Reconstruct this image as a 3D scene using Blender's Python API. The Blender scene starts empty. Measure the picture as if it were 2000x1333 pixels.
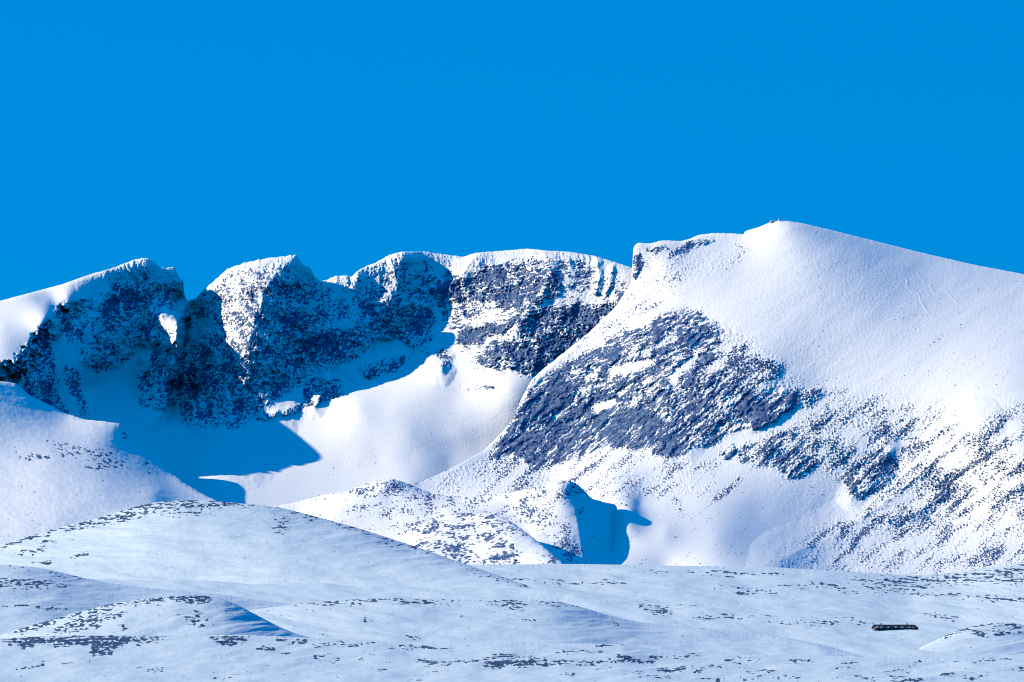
import bpy, math
import numpy as np

# ------------------------------------------------------------------ camera, sky, sun
F, CX, CY, HOR = 11000.0, 1000.0, 666.5, 1420.0     # focal length and horizon in photo pixels
TILT = math.atan((HOR - CY) / F)
SUN_EL, SUN_AZ = math.radians(26.5), math.radians(-10.0)   # height; angle in front of due left

sc = bpy.context.scene
cam = bpy.data.cameras.new("camera")
cam.sensor_width = 36.0
cam.lens = 36.0 * F / 2000.0
cam.clip_start, cam.clip_end = 1.0, 120000.0
cam_o = bpy.data.objects.new("camera", cam)
cam_o.rotation_euler = (math.pi / 2 + TILT, 0, 0)
sc.collection.objects.link(cam_o)
sc.camera = cam_o

SUN_DIR = np.array([-math.cos(SUN_EL) * math.cos(SUN_AZ), -math.cos(SUN_EL) * math.sin(SUN_AZ), math.sin(SUN_EL)])
w = bpy.data.worlds.new("World"); sc.world = w; w.use_nodes = True
nt = w.node_tree; nt.nodes.clear()
sky = nt.nodes.new("ShaderNodeTexSky"); sky.sky_type = 'NISHITA'; sky.sun_disc = False
sky.sun_elevation = SUN_EL
sky.sun_rotation = math.atan2(SUN_DIR[0], SUN_DIR[1])
sky.altitude = 2500; sky.air_density = 1.0; sky.dust_density = 0.0; sky.ozone_density = 3.0
tint = nt.nodes.new("ShaderNodeMix"); tint.data_type = 'RGBA'; tint.blend_type = 'MULTIPLY'
tint.inputs[0].default_value = 1.0
tint.inputs[7].default_value = (0.0, 1.62, 4.2, 1)
bg = nt.nodes.new("ShaderNodeBackground"); bg.inputs[1].default_value = 0.1
out = nt.nodes.new("ShaderNodeOutputWorld")
gam = nt.nodes.new("ShaderNodeGamma"); gam.inputs[1].default_value = 0.2
nt.links.new(sky.outputs[0], gam.inputs[0])
nt.links.new(gam.outputs[0], tint.inputs[6])
nt.links.new(tint.outputs[2], bg.inputs[0])
nt.links.new(bg.outputs[0], out.inputs[0])

sun = bpy.data.lights.new("sun", 'SUN'); sun.energy = 5.0; sun.angle = math.radians(0.5); sun.color = (1.0, 0.85, 0.58)
sun_o = bpy.data.objects.new("sun", sun); sc.collection.objects.link(sun_o)
from mathutils import Vector
sun_o.rotation_euler = Vector(SUN_DIR).to_track_quat('Z', 'Y').to_euler()
sc.view_settings.view_transform = 'Standard'; sc.view_settings.look = 'None'
sc.view_settings.exposure = 0.28; sc.view_settings.gamma = 1.0
sc.cycles.max_bounces = 4; sc.cycles.diffuse_bounces = 0; sc.cycles.glossy_bounces = 1
sc.cycles.use_denoising = False; sc.cycles.filter_width = 1.05; sc.cycles.sample_clamp_indirect = 0.7

# ------------------------------------------------------------------ helpers
STEP = 1.35
f32 = np.float32
def P(px, py, D):
    """point seen at photo pixel (px, py) whose horizontal distance is D"""
    yc = (CY - py) / F
    fy = math.cos(TILT) - yc * math.sin(TILT)
    fz = math.sin(TILT) + yc * math.cos(TILT)
    return (px - CX) / F / fy * D, D + 0 * px, fz / fy * D
_r = np.random.RandomState(7)
_perm = np.concatenate([_r.permutation(256)] * 3).astype(np.int32)
_ang = _r.rand(256) * 2 * np.pi
_gx, _gy = np.cos(_ang).astype(f32), np.sin(_ang).astype(f32)
def pn(x, y, seed=0):
    x = np.asarray(x, f32) + f32(seed * 17.31); y = np.asarray(y, f32) + f32(seed * 9.77)
    x0 = np.floor(x); y0 = np.floor(y); fx = x - x0; fy = y - y0
    xi = x0.astype(np.int32) & 255; yi = y0.astype(np.int32) & 255
    u = fx * fx * fx * (fx * (fx * 6 - 15) + 10); v = fy * fy * fy * (fy * (fy * 6 - 15) + 10)
    def g(i, j, ax, ay):
        h = _perm[_perm[(xi + i) & 255] + ((yi + j) & 255)]
        return _gx[h] * ax + _gy[h] * ay
    a = g(0, 0, fx, fy); b = g(1, 0, fx - 1, fy); c = g(0, 1, fx, fy - 1); d = g(1, 1, fx - 1, fy - 1)
    t = a + u * (b - a)
    return t + v * (c + u * (d - c) - t)
def fbm(x, y, sx, sy, ang=0.0, oct=4, seed=0, gain=0.55, ridged=False):
    ca, sa = math.cos(math.radians(ang)), math.sin(math.radians(ang))
    a = (x * ca - y * sa) / sx; b = (x * sa + y * ca) / sy          # y runs down the picture: positive ang climbs to the right
    s = 0; amp = 1.0; tot = 0
    for k in range(oct):
        n = pn(a, b, seed + k * 3)
        if ridged: n = 0.5 - 2.0 * np.abs(n)
        s = s + amp * n; tot += amp * amp; amp *= gain; a = a * 2.03; b = b * 2.03
    return s / math.sqrt(tot)
def uni(n):
    """spread noise evenly over 0..1 so that a threshold equals a coverage"""
    return 1.0 / (1.0 + np.exp(-1.75 * (n - n.mean()) / (n.std() + 1e-6)))
def sm(a, b, x):
    t = np.clip((x - a) / (b - a), 0, 1); return t * t * (3 - 2 * t)
def curve(pts, u, smooth=0):
    p = np.array(pts, float); y = np.interp(u, p[:, 0], p[:, 1])
    if smooth:
        du = max((u[-1] - u[0]) / (len(u) - 1), 1e-6); r = max(int(3 * smooth / du), 1)
        k = np.exp(-0.5 * (np.arange(-r, r + 1) * du / smooth) ** 2); k /= k.sum()
        y = np.convolve(np.pad(y, r, mode='reflect', reflect_type='odd'), k, mode='valid')
    return y
class TPS:
    def __init__(s, pts, reg=0.02):
        p = np.array(pts, float); s.c = p[:, :2] / 100; n = len(p)
        d = np.linalg.norm(s.c[:, None] - s.c[None], axis=2)
        K = s.k(d) + reg * np.eye(n); Q = np.c_[np.ones(n), s.c]
        A = np.block([[K, Q], [Q.T, np.zeros((3, 3))]])
        s.w = np.linalg.solve(A, np.r_[p[:, 2], 0, 0, 0])
    @staticmethod
    def k(d): return np.where(d > 0, d * d * np.log(d + 1e-12), 0)
    def __call__(s, x, y):
        x = np.asarray(x, f32) / 100; y = np.asarray(y, f32) / 100
        r = s.w[-3] + s.w[-2] * x + s.w[-1] * y
        for (cx, cy), w_ in zip(s.c, s.w[:-3]):
            d2 = (x - cx) ** 2 + (y - cy) ** 2
            r = r + w_ * 0.5 * d2 * np.log(d2 + 1e-12)
        return r
# painted coverage maps on a coarse lattice, sampled at the vertices
class Paint:
    G = 2.0
    def __init__(s, x0, x1, y0, y1, base=0.0):
        s.x0, s.y0 = x0, y0
        s.gx = np.arange(x0, x1 + s.G, s.G); s.gy = np.arange(y0, y1 + s.G, s.G)
        s.X, s.Y = np.meshgrid(s.gx, s.gy); s.a = np.full(s.X.shape, base, float)
        s.wx = s.X + 9 * fbm(s.X, s.Y, 28, 28, oct=3, seed=51); s.wy = s.Y + 9 * fbm(s.X, s.Y, 28, 28, oct=3, seed=77)
    def poly(s, pts, val, feather=6, add=False):
        p = np.array(pts, float); X, Y = s.wx, s.wy
        ins = np.zeros(X.shape, bool); j = len(p) - 1
        for i in range(len(p)):
            (xi, yi), (xj, yj) = p[i], p[j]
            if yi != yj:
                ins ^= ((yi > Y) != (yj > Y)) & (X < (xj - xi) * (Y - yi) / (yj - yi) + xi)
            j = i
        m = ins.astype(float); r = feather / s.G
        if r >= 0.5:
            n = int(3 * r) + 1; k = np.exp(-0.5 * (np.arange(-n, n + 1) / r) ** 2); k /= k.sum()
            for ax in (0, 1):
                m = np.apply_along_axis(lambda v: np.convolve(np.pad(v, n, mode='edge'), k, mode='valid'), ax, m)
        s.a = s.a + val * m if add else s.a * (1 - m) + val * m
        return s
    def line(s, pts, width, val, feather=3):
        p = np.array(pts, float); d = np.diff(p, axis=0); n = np.c_[-d[:, 1], d[:, 0]]; n /= np.linalg.norm(n, axis=1)[:, None] + 1e-9
        n = np.r_[n[:1], (n[:-1] + n[1:]) / 2, n[-1:]]
        return s.poly(np.r_[p + n * width / 2, (p - n * width / 2)[::-1]], val, feather)
    def __call__(s, x, y):
        i = np.clip((x - s.x0) / s.G, 0, len(s.gx) - 1.001); j = np.clip((y - s.y0) / s.G, 0, len(s.gy) - 1.001)
        i0 = i.astype(int); j0 = j.astype(int); fi = i - i0; fj = j - j0; a = s.a
        return (a[j0, i0] * (1 - fi) + a[j0, i0 + 1] * fi) * (1 - fj) + (a[j0 + 1, i0] * (1 - fi) + a[j0 + 1, i0 + 1] * fi) * fj
def rib(x, y, pts, A, wl, wr, p=1.0):
    """a spur (A > 0 stands towards the viewer) along a polyline listed top to bottom"""
    q = np.array(pts, float); best = np.full(x.shape, 1e9); side = np.zeros(x.shape)
    for (ax, ay), (bx, by) in zip(q[:-1], q[1:]):
        dx, dy = bx - ax, by - ay; L2 = dx * dx + dy * dy
        t = np.clip(((x - ax) * dx + (y - ay) * dy) / L2, 0, 1)
        d = np.hypot(x - ax - t * dx, y - ay - t * dy); c = ((x - ax) * dy - (y - ay) * dx) / (math.sqrt(L2) * d + 1e-6)
        m = d < best; best = np.where(m, d, best); side = np.where(m, c, side)
    wd = wl + (wr - wl) * (0.5 + 0.5 * np.clip(side, -1, 1))
    if isinstance(A, tuple): A = np.interp(y, [q[0, 1], q[-1, 1]], A)     # strength from the top to the bottom end
    return A * np.clip(1 - best / wd, 0, 1) ** p

def crease(x, y, pts, A, wd):
    """a sharp edge: the ground falls back by A on the right-hand side of a polyline listed top to bottom"""
    jx = x + 22 * fbm(x, y, 14, 14, oct=3, seed=61); jy = y + 12 * fbm(x, y, 16, 16, oct=3, seed=63)
    q = np.array(pts, float); best = np.full(x.shape, 1e9); side = np.zeros(x.shape)
    for (ax, ay), (bx, by) in zip(q[:-1], q[1:]):
        dx, dy = bx - ax, by - ay
        t = np.clip(((jx - ax) * dx + (jy - ay) * dy) / (dx * dx + dy * dy), 0, 1)
        d = np.hypot(jx - ax - t * dx, jy - ay - t * dy); c = (jx - ax) * dy - (jy - ay) * dx
        m = d < best; best = np.where(m, d, best); side = np.where(m, c, side)
    fade = sm(580, 612, y) * sm(190, 110, x)
    return np.where(side > 0, A * np.clip(best / wd, 0, 1), 0) * fade

# ------------------------------------------------------------------ materials
def terrain_material(name, rock, rock2, snow=(0.90, 0.915, 0.94), frost=0.38):
    m = bpy.data.materials.new(name); m.use_nodes = True; t = m.node_tree; N, L = t.nodes, t.links
    b = N["Principled BSDF"]; b.inputs["Roughness"].default_value = 0.75; b.inputs["Specular IOR Level"].default_value = 0.0
    at = N.new("ShaderNodeAttribute"); at.attribute_name = "rock"
    geo = N.new("ShaderNodeNewGeometry")
    n1 = N.new("ShaderNodeTexNoise"); n1.inputs["Scale"].default_value = 0.22; n1.inputs["Detail"].default_value = 6; n1.inputs["Roughness"].default_value = 0.7
    L.new(geo.outputs["Position"], n1.inputs["Vector"])
    ad = N.new("ShaderNodeMath"); ad.operation = 'MULTIPLY_ADD'; ad.inputs[1].default_value = 1.1; ad.inputs[2].default_value = -0.55
    L.new(n1.outputs[0], ad.inputs[0])
    s2 = N.new("ShaderNodeMath"); s2.operation = 'ADD'; L.new(at.outputs["Fac"], s2.inputs[0]); L.new(ad.outputs[0], s2.inputs[1])
    mr = N.new("ShaderNodeMapRange"); mr.interpolation_type = 'SMOOTHSTEP'; mr.inputs[1].default_value = 0.4; mr.inputs[2].default_value = 0.6
    L.new(s2.outputs[0], mr.inputs[0])
    n2 = N.new("ShaderNodeTexNoise"); n2.inputs["Scale"].default_value = 0.02; n2.inputs["Detail"].default_value = 6
    L.new(geo.outputs["Position"], n2.inputs["Vector"])
    r = N.new("ShaderNodeMix"); r.data_type = 'RGBA'; r.inputs[6].default_value = (*rock, 1); r.inputs[7].default_value = (*rock2, 1)
    L.new(n2.outputs[0], r.inputs[0])
    n3 = N.new("ShaderNodeTexNoise"); n3.inputs["Scale"].default_value = 0.09; n3.inputs["Detail"].default_value = 8; n3.inputs["Roughness"].default_value = 0.75
    L.new(geo.outputs["Position"], n3.inputs["Vector"])
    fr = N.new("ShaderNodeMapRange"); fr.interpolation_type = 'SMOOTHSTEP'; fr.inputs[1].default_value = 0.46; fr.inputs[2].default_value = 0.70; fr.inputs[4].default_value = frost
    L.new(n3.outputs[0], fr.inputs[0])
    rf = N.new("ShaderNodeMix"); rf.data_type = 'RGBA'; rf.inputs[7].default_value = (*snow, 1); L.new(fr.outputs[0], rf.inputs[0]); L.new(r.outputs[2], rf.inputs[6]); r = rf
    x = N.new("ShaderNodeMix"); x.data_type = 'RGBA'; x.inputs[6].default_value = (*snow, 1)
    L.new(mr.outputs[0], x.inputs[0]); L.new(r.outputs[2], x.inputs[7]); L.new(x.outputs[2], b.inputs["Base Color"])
    return m
M_MTN = terrain_material("snow and haze-blued gneiss", (0.026, 0.09, 0.26), (0.08, 0.145, 0.30))  # blue of haze and skylight is painted into the rock tones
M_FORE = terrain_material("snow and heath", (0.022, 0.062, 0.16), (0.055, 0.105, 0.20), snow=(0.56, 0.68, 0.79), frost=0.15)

# ------------------------------------------------------------------ terrain sheets
SHEETS = {}
def link_mesh(name, V, quads, mat, attrs=None, smooth=True):
    me = bpy.data.meshes.new(name)
    n, q = len(V), len(quads)
    me.vertices.add(n); me.vertices.foreach_set("co", np.ascontiguousarray(V, f32).ravel())
    me.loops.add(q * 4); me.loops.foreach_set("vertex_index", np.ascontiguousarray(quads, np.int32).ravel())
    me.polygons.add(q); me.polygons.foreach_set("loop_start", np.arange(0, q * 4, 4, dtype=np.int32))
    if smooth: me.polygons.foreach_set("use_smooth", np.ones(q, bool))
    for k, v in (attrs or {}).items():
        a = me.attributes.new(k, 'FLOAT', 'POINT'); a.data.foreach_set("value", np.ascontiguousarray(v, f32))
    me.update(calc_edges=True); me.materials.append(mat)
    o = bpy.data.objects.new(name, me); sc.collection.objects.link(o)
    return o
def grid_quads(nr, nc):
    i = np.arange(nr * nc).reshape(nr, nc)
    return np.stack([i[:-1, :-1], i[1:, :-1], i[1:, 1:], i[:-1, 1:]], -1).reshape(-1, 4)
def sheet(name, label, u, T, B, depth, rockf, mat, back, row_step=STEP, power=1.0, front=None, jag=None, clamp=False):
    """terrain whose crest is seen along T and which runs down to B; depth(U, V, d) gives its distance, back = (length, drop) pairs behind the crest"""
    nr = int(np.max(B - T) / row_step) + 2
    s = np.linspace(0, 1, nr)[:, None] ** power
    if clamp:                                          # level rows, cut off at the crest
        nr = int((B.max() - T.min()) / row_step) + 2
        U = np.repeat(u[None], nr, 0); V = np.maximum(np.linspace(T.min(), B.max(), nr)[:, None], T[None])
    else:
        U = np.repeat(u[None], nr, 0); V = T[None] + (B - T)[None] * s
    d = V - T[None]
    D = depth(U, V, d)
    R, H = rockf(U, V, d, D)[:2]
    Zr = rockf.zrel(U, V, d, D) if hasattr(rockf, 'zrel') else 0
    D = D - H
    if jag is not None: V = V + jag[None] * np.exp(-d / 5.0)
    X, Y, Z = P(U, V, D)
    Z = Z + Zr
    rows = [np.stack([X, Y, Z], -1)]; rk = [R]
    top = rows[0][0]
    bk = []
    for dy, dz in back[::-1]:
        p = top.copy(); p[:, 1] += dy; p[:, 0] *= (1 + dy / D[0]); p[:, 2] -= dz; bk.append(p)
    V3 = np.concatenate([np.array(bk)] + rows, 0); RK = np.concatenate([np.repeat(R[:1], len(bk), 0)] + rk, 0)
    if front is not None:
        last = V3[-1]; fr = front(u, last); V3 = np.concatenate([V3, fr], 0); RK = np.concatenate([RK, np.zeros(fr.shape[:2])], 0)
    o = link_mesh(name, V3.reshape(-1, 3), grid_quads(*RK.shape), mat, {"rock": RK.ravel()})
    o["kind"] = "structure"; o["label"] = label
    SHEETS.setdefault(name, []).append((U, V, R, np.stack([X, Y, Z], -1)))
    return o
def rock_layer(U, V, R, n, h, edge=0.2):
    """rock shows where the evenly spread noise n falls under the coverage R; it stands h metres proud"""
    k = sm(-edge, edge, R - n)
    return k, k * h * np.clip((R - n) * 2 + 0.35, 0, 1.2)

# --- back wall of the cirque ------------------------------------------------------------
u1 = np.arange(-260, 1420, STEP)
T1 = curve([(-260, 660), (0, 588), (60, 572), (120, 556), (180, 535), (220, 524), (260, 508), (285, 504), (300, 509), (314, 524), (325, 524), (340, 522), (350, 541),
            (358, 549), (360, 575), (366, 588), (385, 582), (395, 568), (420, 548), (445, 525), (480, 513), (520, 505), (560, 500), (578, 498), (590, 515), (605, 523), (615, 540),
            (625, 550), (640, 546), (655, 540), (672, 538), (688, 540), (700, 528), (715, 520), (735, 513), (760, 498), (785, 492), (830, 492), (870, 498), (905, 502), (930, 494),
            (985, 490), (1030, 486), (1070, 490), (1110, 492), (1160, 500), (1200, 512), (1230, 522), (1280, 540), (1420, 570)], u1)
jag = np.interp(u1, [0, 180, 260, 700, 900, 1200], [0.4, 0.8, 2.6, 2.6, 1.2, 0.8])
J1 = jag * fbm(u1, u1 * 0, 9, 9, oct=3, seed=5)
B1 = np.full(len(u1), 1040.0)
D1 = TPS([(-260, 700, 10750), (-260, 900, 10300), (-260, 1040, 9900), (0, 590, 10840), (80, 590, 10850), (0, 640, 10560), (60, 640, 10560), (88, 618, 10590), (0, 704, 10380), (45, 690, 10430), (104, 600, 10850), (130, 580, 10890),
          (180, 540, 11030), (285, 506, 11140), (340, 530, 11210), (170, 590, 10945), (30, 735, 10325), (110, 720, 10490), (100, 660, 10580), (160, 720, 10735), (125, 650, 10700), (60, 720, 10345), (60, 790, 10270), (130, 800, 10450), (200, 810, 10680), (170, 760, 10740),
          (230, 570, 11070), (340, 570, 11185), (290, 640, 11060), (250, 700, 10980), (300, 720, 11000), (340, 640, 11120), (360, 600, 11230), (300, 800, 10840), (350, 825, 10850), (250, 840, 10640), (300, 880, 10560), (100, 900, 10200), (100, 1040, 9800),
          (400, 600, 11170), (450, 530, 11150), (575, 500, 11200), (450, 825, 10840), (500, 700, 10950), (560, 812, 10790), (450, 900, 10500), (430, 940, 10260), (400, 1040, 9700),
          (650, 545, 11240), (600, 740, 10960), (700, 735, 10970), (650, 650, 11060), (780, 495, 11330), (780, 600, 11200), (760, 690, 11080), (850, 720, 10900), (840, 640, 11170), (850, 560, 11300), (870, 650, 11110),
          (600, 900, 10480), (668, 905, 10450), (800, 900, 10440), (740, 900, 10452), (800, 950, 10215), (880, 915, 10440), (940, 885, 10530), (700, 1040, 9800), (900, 850, 10590), (700, 800, 10715), (780, 800, 10700), (860, 800, 10700), (720, 850, 10590), (800, 850, 10570), (900, 760, 10790), (1000, 760, 10700), (950, 680, 10930),
          (905, 503, 11360), (1040, 488, 11330), (1000, 560, 11160), (960, 620, 11050), (1150, 505, 11230), (1100, 540, 11130), (1150, 600, 10990), (1230, 525, 11130), (1230, 560, 11010), (1100, 700, 10820), (1300, 700, 10750), (1400, 600, 11050), (1400, 900, 10500), (1100, 900, 10550), (1000, 1040, 9900), (1400, 1040, 10000)])
RIBS1 = [([(578, 498), (520, 560), (492, 640), (470, 720), (430, 830)], 95, 115, 150, 1),
         ([(347, 632), (346, 690), (335, 745), (318, 800)], (255, 60), 74, 22, 1),
         ([(205, 530), (212, 580), (190, 640), (170, 700)], 35, 60, 60, 1),
         ([(285, 505), (300, 560), (290, 640), (270, 700)], 30, 60, 40, 1),
         ([(700, 528), (690, 600), (650, 680), (625, 740)], 40, 50, 50, 1),
         ([(790, 500), (770, 570), (735, 640), (715, 700)], 45, 60, 40, 1),
         ([(822, 600), (835, 640), (840, 690), (865, 720)], 22, 40, 22, 1),
         ([(870, 655), (868, 690), (862, 722)], 8, 18, 14, 1),
         ([(620, 555), (600, 620), (590, 700)], -45, 45, 35, 1),
         ([(365, 590), (385, 650), (372, 720), (350, 790)], -45, 40, 40, 1),
         ([(930, 500), (900, 540), (870, 570)], 25, 30, 40, 1),
         ([(1068, 492), (1075, 540), (1050, 590), (1010, 640)], 25, 45, 25, 1),
         ([(1170, 510), (1175, 545), (1165, 570)], 22, 14, 10, 1), ([(1198, 520), (1196, 550), (1180, 570)], 18, 12, 9, 1),
         ([(640, 737), (630, 770), (610, 800)], 22, 30, 22, 1), ([(590, 775), (560, 800), (510, 815)], 14, 25, 20, 1),
         ([(770, 690), (745, 715), (700, 735)], 18, 26, 20, 1)]
paint1 = Paint(-280, 1440, 470, 1060, 0.0)
for pts, v, fe in [
    ([(24, 716), (42, 690), (60, 665), (78, 642), (94, 624), (100, 640), (100, 660), (105, 700), (112, 740), (118, 780), (132, 806), (100, 800), (60, 785), (22, 752)], .82, 2),
    ([(118, 722), (150, 715), (158, 760), (172, 812), (160, 812), (140, 770), (122, 745)], .72, 3),
    ([(108, 590), (122, 600), (150, 602), (160, 575), (205, 590), (214, 550), (255, 538), (300, 540), (330, 540), (352, 545), (352, 575), (345, 605), (318, 602), (308, 632), (290, 665), (250, 700), (225, 722), (190, 728), (160, 705), (130, 660), (108, 622)], .58, 4),
    ([(200, 570), (250, 560), (318, 590), (300, 620), (260, 600), (215, 640), (190, 690), (205, 620)], .80, 6),
    ([(314, 556), (345, 548), (342, 600), (318, 600)], .97, 4),
    ([(205, 515), (340, 528), (345, 548), (215, 552)], .28, 5),
    ([(362, 605), (398, 568), (430, 548), (480, 530), (540, 520), (580, 520), (605, 540), (625, 560), (700, 548), (760, 530), (830, 520), (850, 545), (845, 600), (842, 640), (850, 660), (830, 672), (800, 690), (760, 662), (735, 662), (720, 690), (690, 702), (650, 722), (600, 735), (565, 765), (520, 792), (490, 802), (470, 828), (430, 837), (380, 832), (362, 800), (330, 800), (280, 800), (262, 750), (300, 705), (335, 690), (362, 690)], .60, 4),
    ([(440, 540), (575, 510), (600, 540), (520, 550), (440, 560)], .40, 6),
    ([(500, 600), (560, 570), (610, 620), (640, 660), (650, 705), (560, 735), (480, 730), (480, 660)], .78, 12),
    ([(590, 640), (650, 660), (650, 700), (600, 710)], .95, 8),
    ([(360, 700), (480, 720), (560, 760), (480, 830), (375, 835), (350, 790)], .78, 8),
    ([(600, 555), (690, 555), (700, 640), (612, 630)], .34, 10),
    ([(700, 520), (830, 500), (860, 560), (760, 580), (700, 570)], .40, 10),
    ([(740, 590), (842, 590), (850, 655), (805, 690), (770, 662), (720, 655)], .72, 8),
    ([(365, 595), (420, 590), (400, 640), (370, 640)], .35, 6),
    ([(310, 640), (345, 636), (348, 720), (330, 760), (290, 700)], .40, 4),
    ([(385, 620), (418, 612), (415, 640), (372, 650)], .05, 4),
    ([(724, 668), (760, 664), (790, 674), (825, 692), (780, 692), (740, 705), (722, 700)], 0, 3),
    ([(600, 742), (640, 735), (662, 742), (672, 768), (640, 786), (605, 800), (595, 770)], .62, 3),
    ([(500, 806), (550, 800), (592, 784), (600, 794), (560, 815), (510, 820)], .66, 3),
    ([(700, 716), (740, 705), (790, 694), (808, 700), (760, 732), (715, 740)], .72, 3),
    ([(850, 690), (870, 680), (886, 690), (880, 715), (860, 724)], .42, 3),
    ([(816, 684), (836, 682), (840, 698), (822, 706)], .35, 3),
    ([(840, 540), (1000, 505), (1100, 500), (1220, 545), (1240, 640), (1060, 728), (940, 706), (890, 680), (870, 640)], .30, 6),
    ([(838, 566), (880, 546), (920, 538), (960, 520), (1000, 511), (1040, 505), (1065, 512), (1090, 540), (1096, 575), (1060, 592), (1020, 600), (985, 602), (960, 590), (900, 586), (855, 596)], .86, 4),
    ([(985, 520), (1060, 515), (1090, 570), (1020, 595), (990, 560)], .72, 8),
    ([(890, 580), (930, 570), (960, 585), (900, 586)], .95, 4),
    ([(1095, 504), (1140, 508), (1142, 520), (1095, 518)], .72, 3),
    ([(885, 604), (930, 600), (962, 604), (905, 628), (885, 618)], .66, 4),
    ([(893, 650), (920, 640), (960, 630), (1012, 628), (985, 645), (940, 665), (910, 680), (893, 668)], .97, 3),
    ([(1005, 614), (1060, 600), (1110, 595), (1150, 600), (1200, 588), (1240, 575), (1240, 640), (1120, 720), (1060, 728), (1010, 727), (960, 717), (938, 706), (935, 690), (975, 670), (1010, 655)], .80, 4),
    ([(1010, 608), (1060, 592), (1075, 600), (1020, 625)], .25, 4),
    ([(1050, 590), (1130, 570), (1200, 560), (1200, 585), (1110, 596), (1060, 604)], .15, 6),
    ([(905, 758), (960, 755), (962, 760), (905, 763)], .45, 2),
]: paint1.poly(pts, v, fe)
def depth1(U, V, d):
    D = D1(U, V)
    wx = U + 10 * fbm(U, V, 45, 45, oct=3, seed=11); wy = V + 10 * fbm(U, V, 45, 45, oct=3, seed=13)
    for pts, A, wl, wr, p in RIBS1: D = D - rib(wx, wy, pts, A, wl, wr, p)
    D = D + crease(U, V, [(130, 572), (108, 592), (92, 627), (70, 650), (46, 678), (25, 702), (-30, 712)], 110, 42)
    rr_ = np.interp(U, [150, 260, 900], [9, 26, 20]); r = np.clip(1 - d / rr_, 0, 1)
    return D + 1.5 * rr_ * (1 - np.sqrt(1 - r * r * 0.98))
def rock1(U, V, d, D):
    R = paint1(U, V)
    cr = sm(np.interp(U, [200, 260, 340, 420, 560, 640, 760, 1200], [30, 55, 50, 30, 45, 30, 60, 40]), 6, d) * sm(130, 230, U)                       # rimed crest
    rough = np.clip(R * 1.6, 0, 1)
    wx = U + 5 * fbm(U, V, 20, 20, oct=2, seed=21); wy = V + 5 * fbm(U, V, 20, 20, oct=2, seed=23)
    big = fbm(wx, wy, 42, 60, 15, oct=4, seed=31, ridged=True)
    led = fbm(wx, wy, 13, 4.4, 10, oct=4, seed=33, gain=.7)
    vert = fbm(wx, wy, 17, 3.8, 66, oct=4, seed=34, gain=.7)
    fine = fbm(U, V, 3.4, 3.2, 0, oct=2, seed=35, gain=.7)
    right = sm(840, 900, U)
    led2 = fbm(wx, wy, 22, 4.2, 17, oct=4, seed=37, gain=.7)
    n = uni((0.65 * led + 0.6 * vert) * (1 - right) + 1.1 * led2 * right + 0.55 * fine + 0.4 * big)
    mid = fbm(wx, wy, 55, 38, 30, oct=3, seed=39)
    R = np.where(R > .02, np.clip(R * (1 - .27 * sm(860, 820, U)) + 0.5 * mid * sm(.1, .3, R) * sm(1.05, .85, R), 0, 1), R)
    R = R * (1 - 0.6 * cr)
    k, h = rock_layer(U, V, R, n, 5.0)
    flute = fbm(U, V, 6, 20, 8, oct=3, seed=41, gain=.65)
    soft = fbm(U, V, 130, 70, 15, oct=3, seed=43)
    H = h + rough * (20 * big + 5.0 * led + 6.0 * vert + 4.0 * fine) + cr * (10 * flute * sm(-.35, .4, fbm(U, V, 60, 60, oct=2, seed=47)) + 5 * fine) + 3.0 * soft + (1 - rough) * 0.5 * fine
    return k, H
BACK = [(8, 1), (30, 8), (90, 40), (300, 180), (900, 600)]
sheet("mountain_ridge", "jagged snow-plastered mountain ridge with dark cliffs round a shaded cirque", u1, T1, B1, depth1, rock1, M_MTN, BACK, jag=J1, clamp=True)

# --- the summit dome and its rocky buttress ------------------------------------------------
u2 = np.arange(780, 2230, STEP)
T2 = curve([(780, 962), (800, 950), (860, 925), (900, 905), (945, 880), (965, 860), (985, 840), (1003, 818), (1018, 780), (1035, 748), (1050, 730), (1100, 690), (1150, 650), (1200, 602), (1228, 562), (1234, 548), (1236, 500), (1238, 482), (1245, 475), (1270, 476), (1295, 470), (1330, 471), (1350, 466), (1365, 459), (1390, 456), (1420, 456), (1452, 458), (1456, 452), (1490, 441), (1505, 434), (1515, 432), (1540, 432), (1570, 437), (1620, 449), (1700, 469), (1800, 494), (1900, 517), (2000, 536), (2230, 575)], u2)
J2 = np.interp(u2, [780, 980, 1030, 1235, 1450, 1520, 1700], [.4, .6, 2.0, 1.2, 1.0, .6, .35]) * fbm(u2, u2 * 0, 10, 10, oct=3, seed=6)
B2 = np.full(len(u2), 1170.0)
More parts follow.
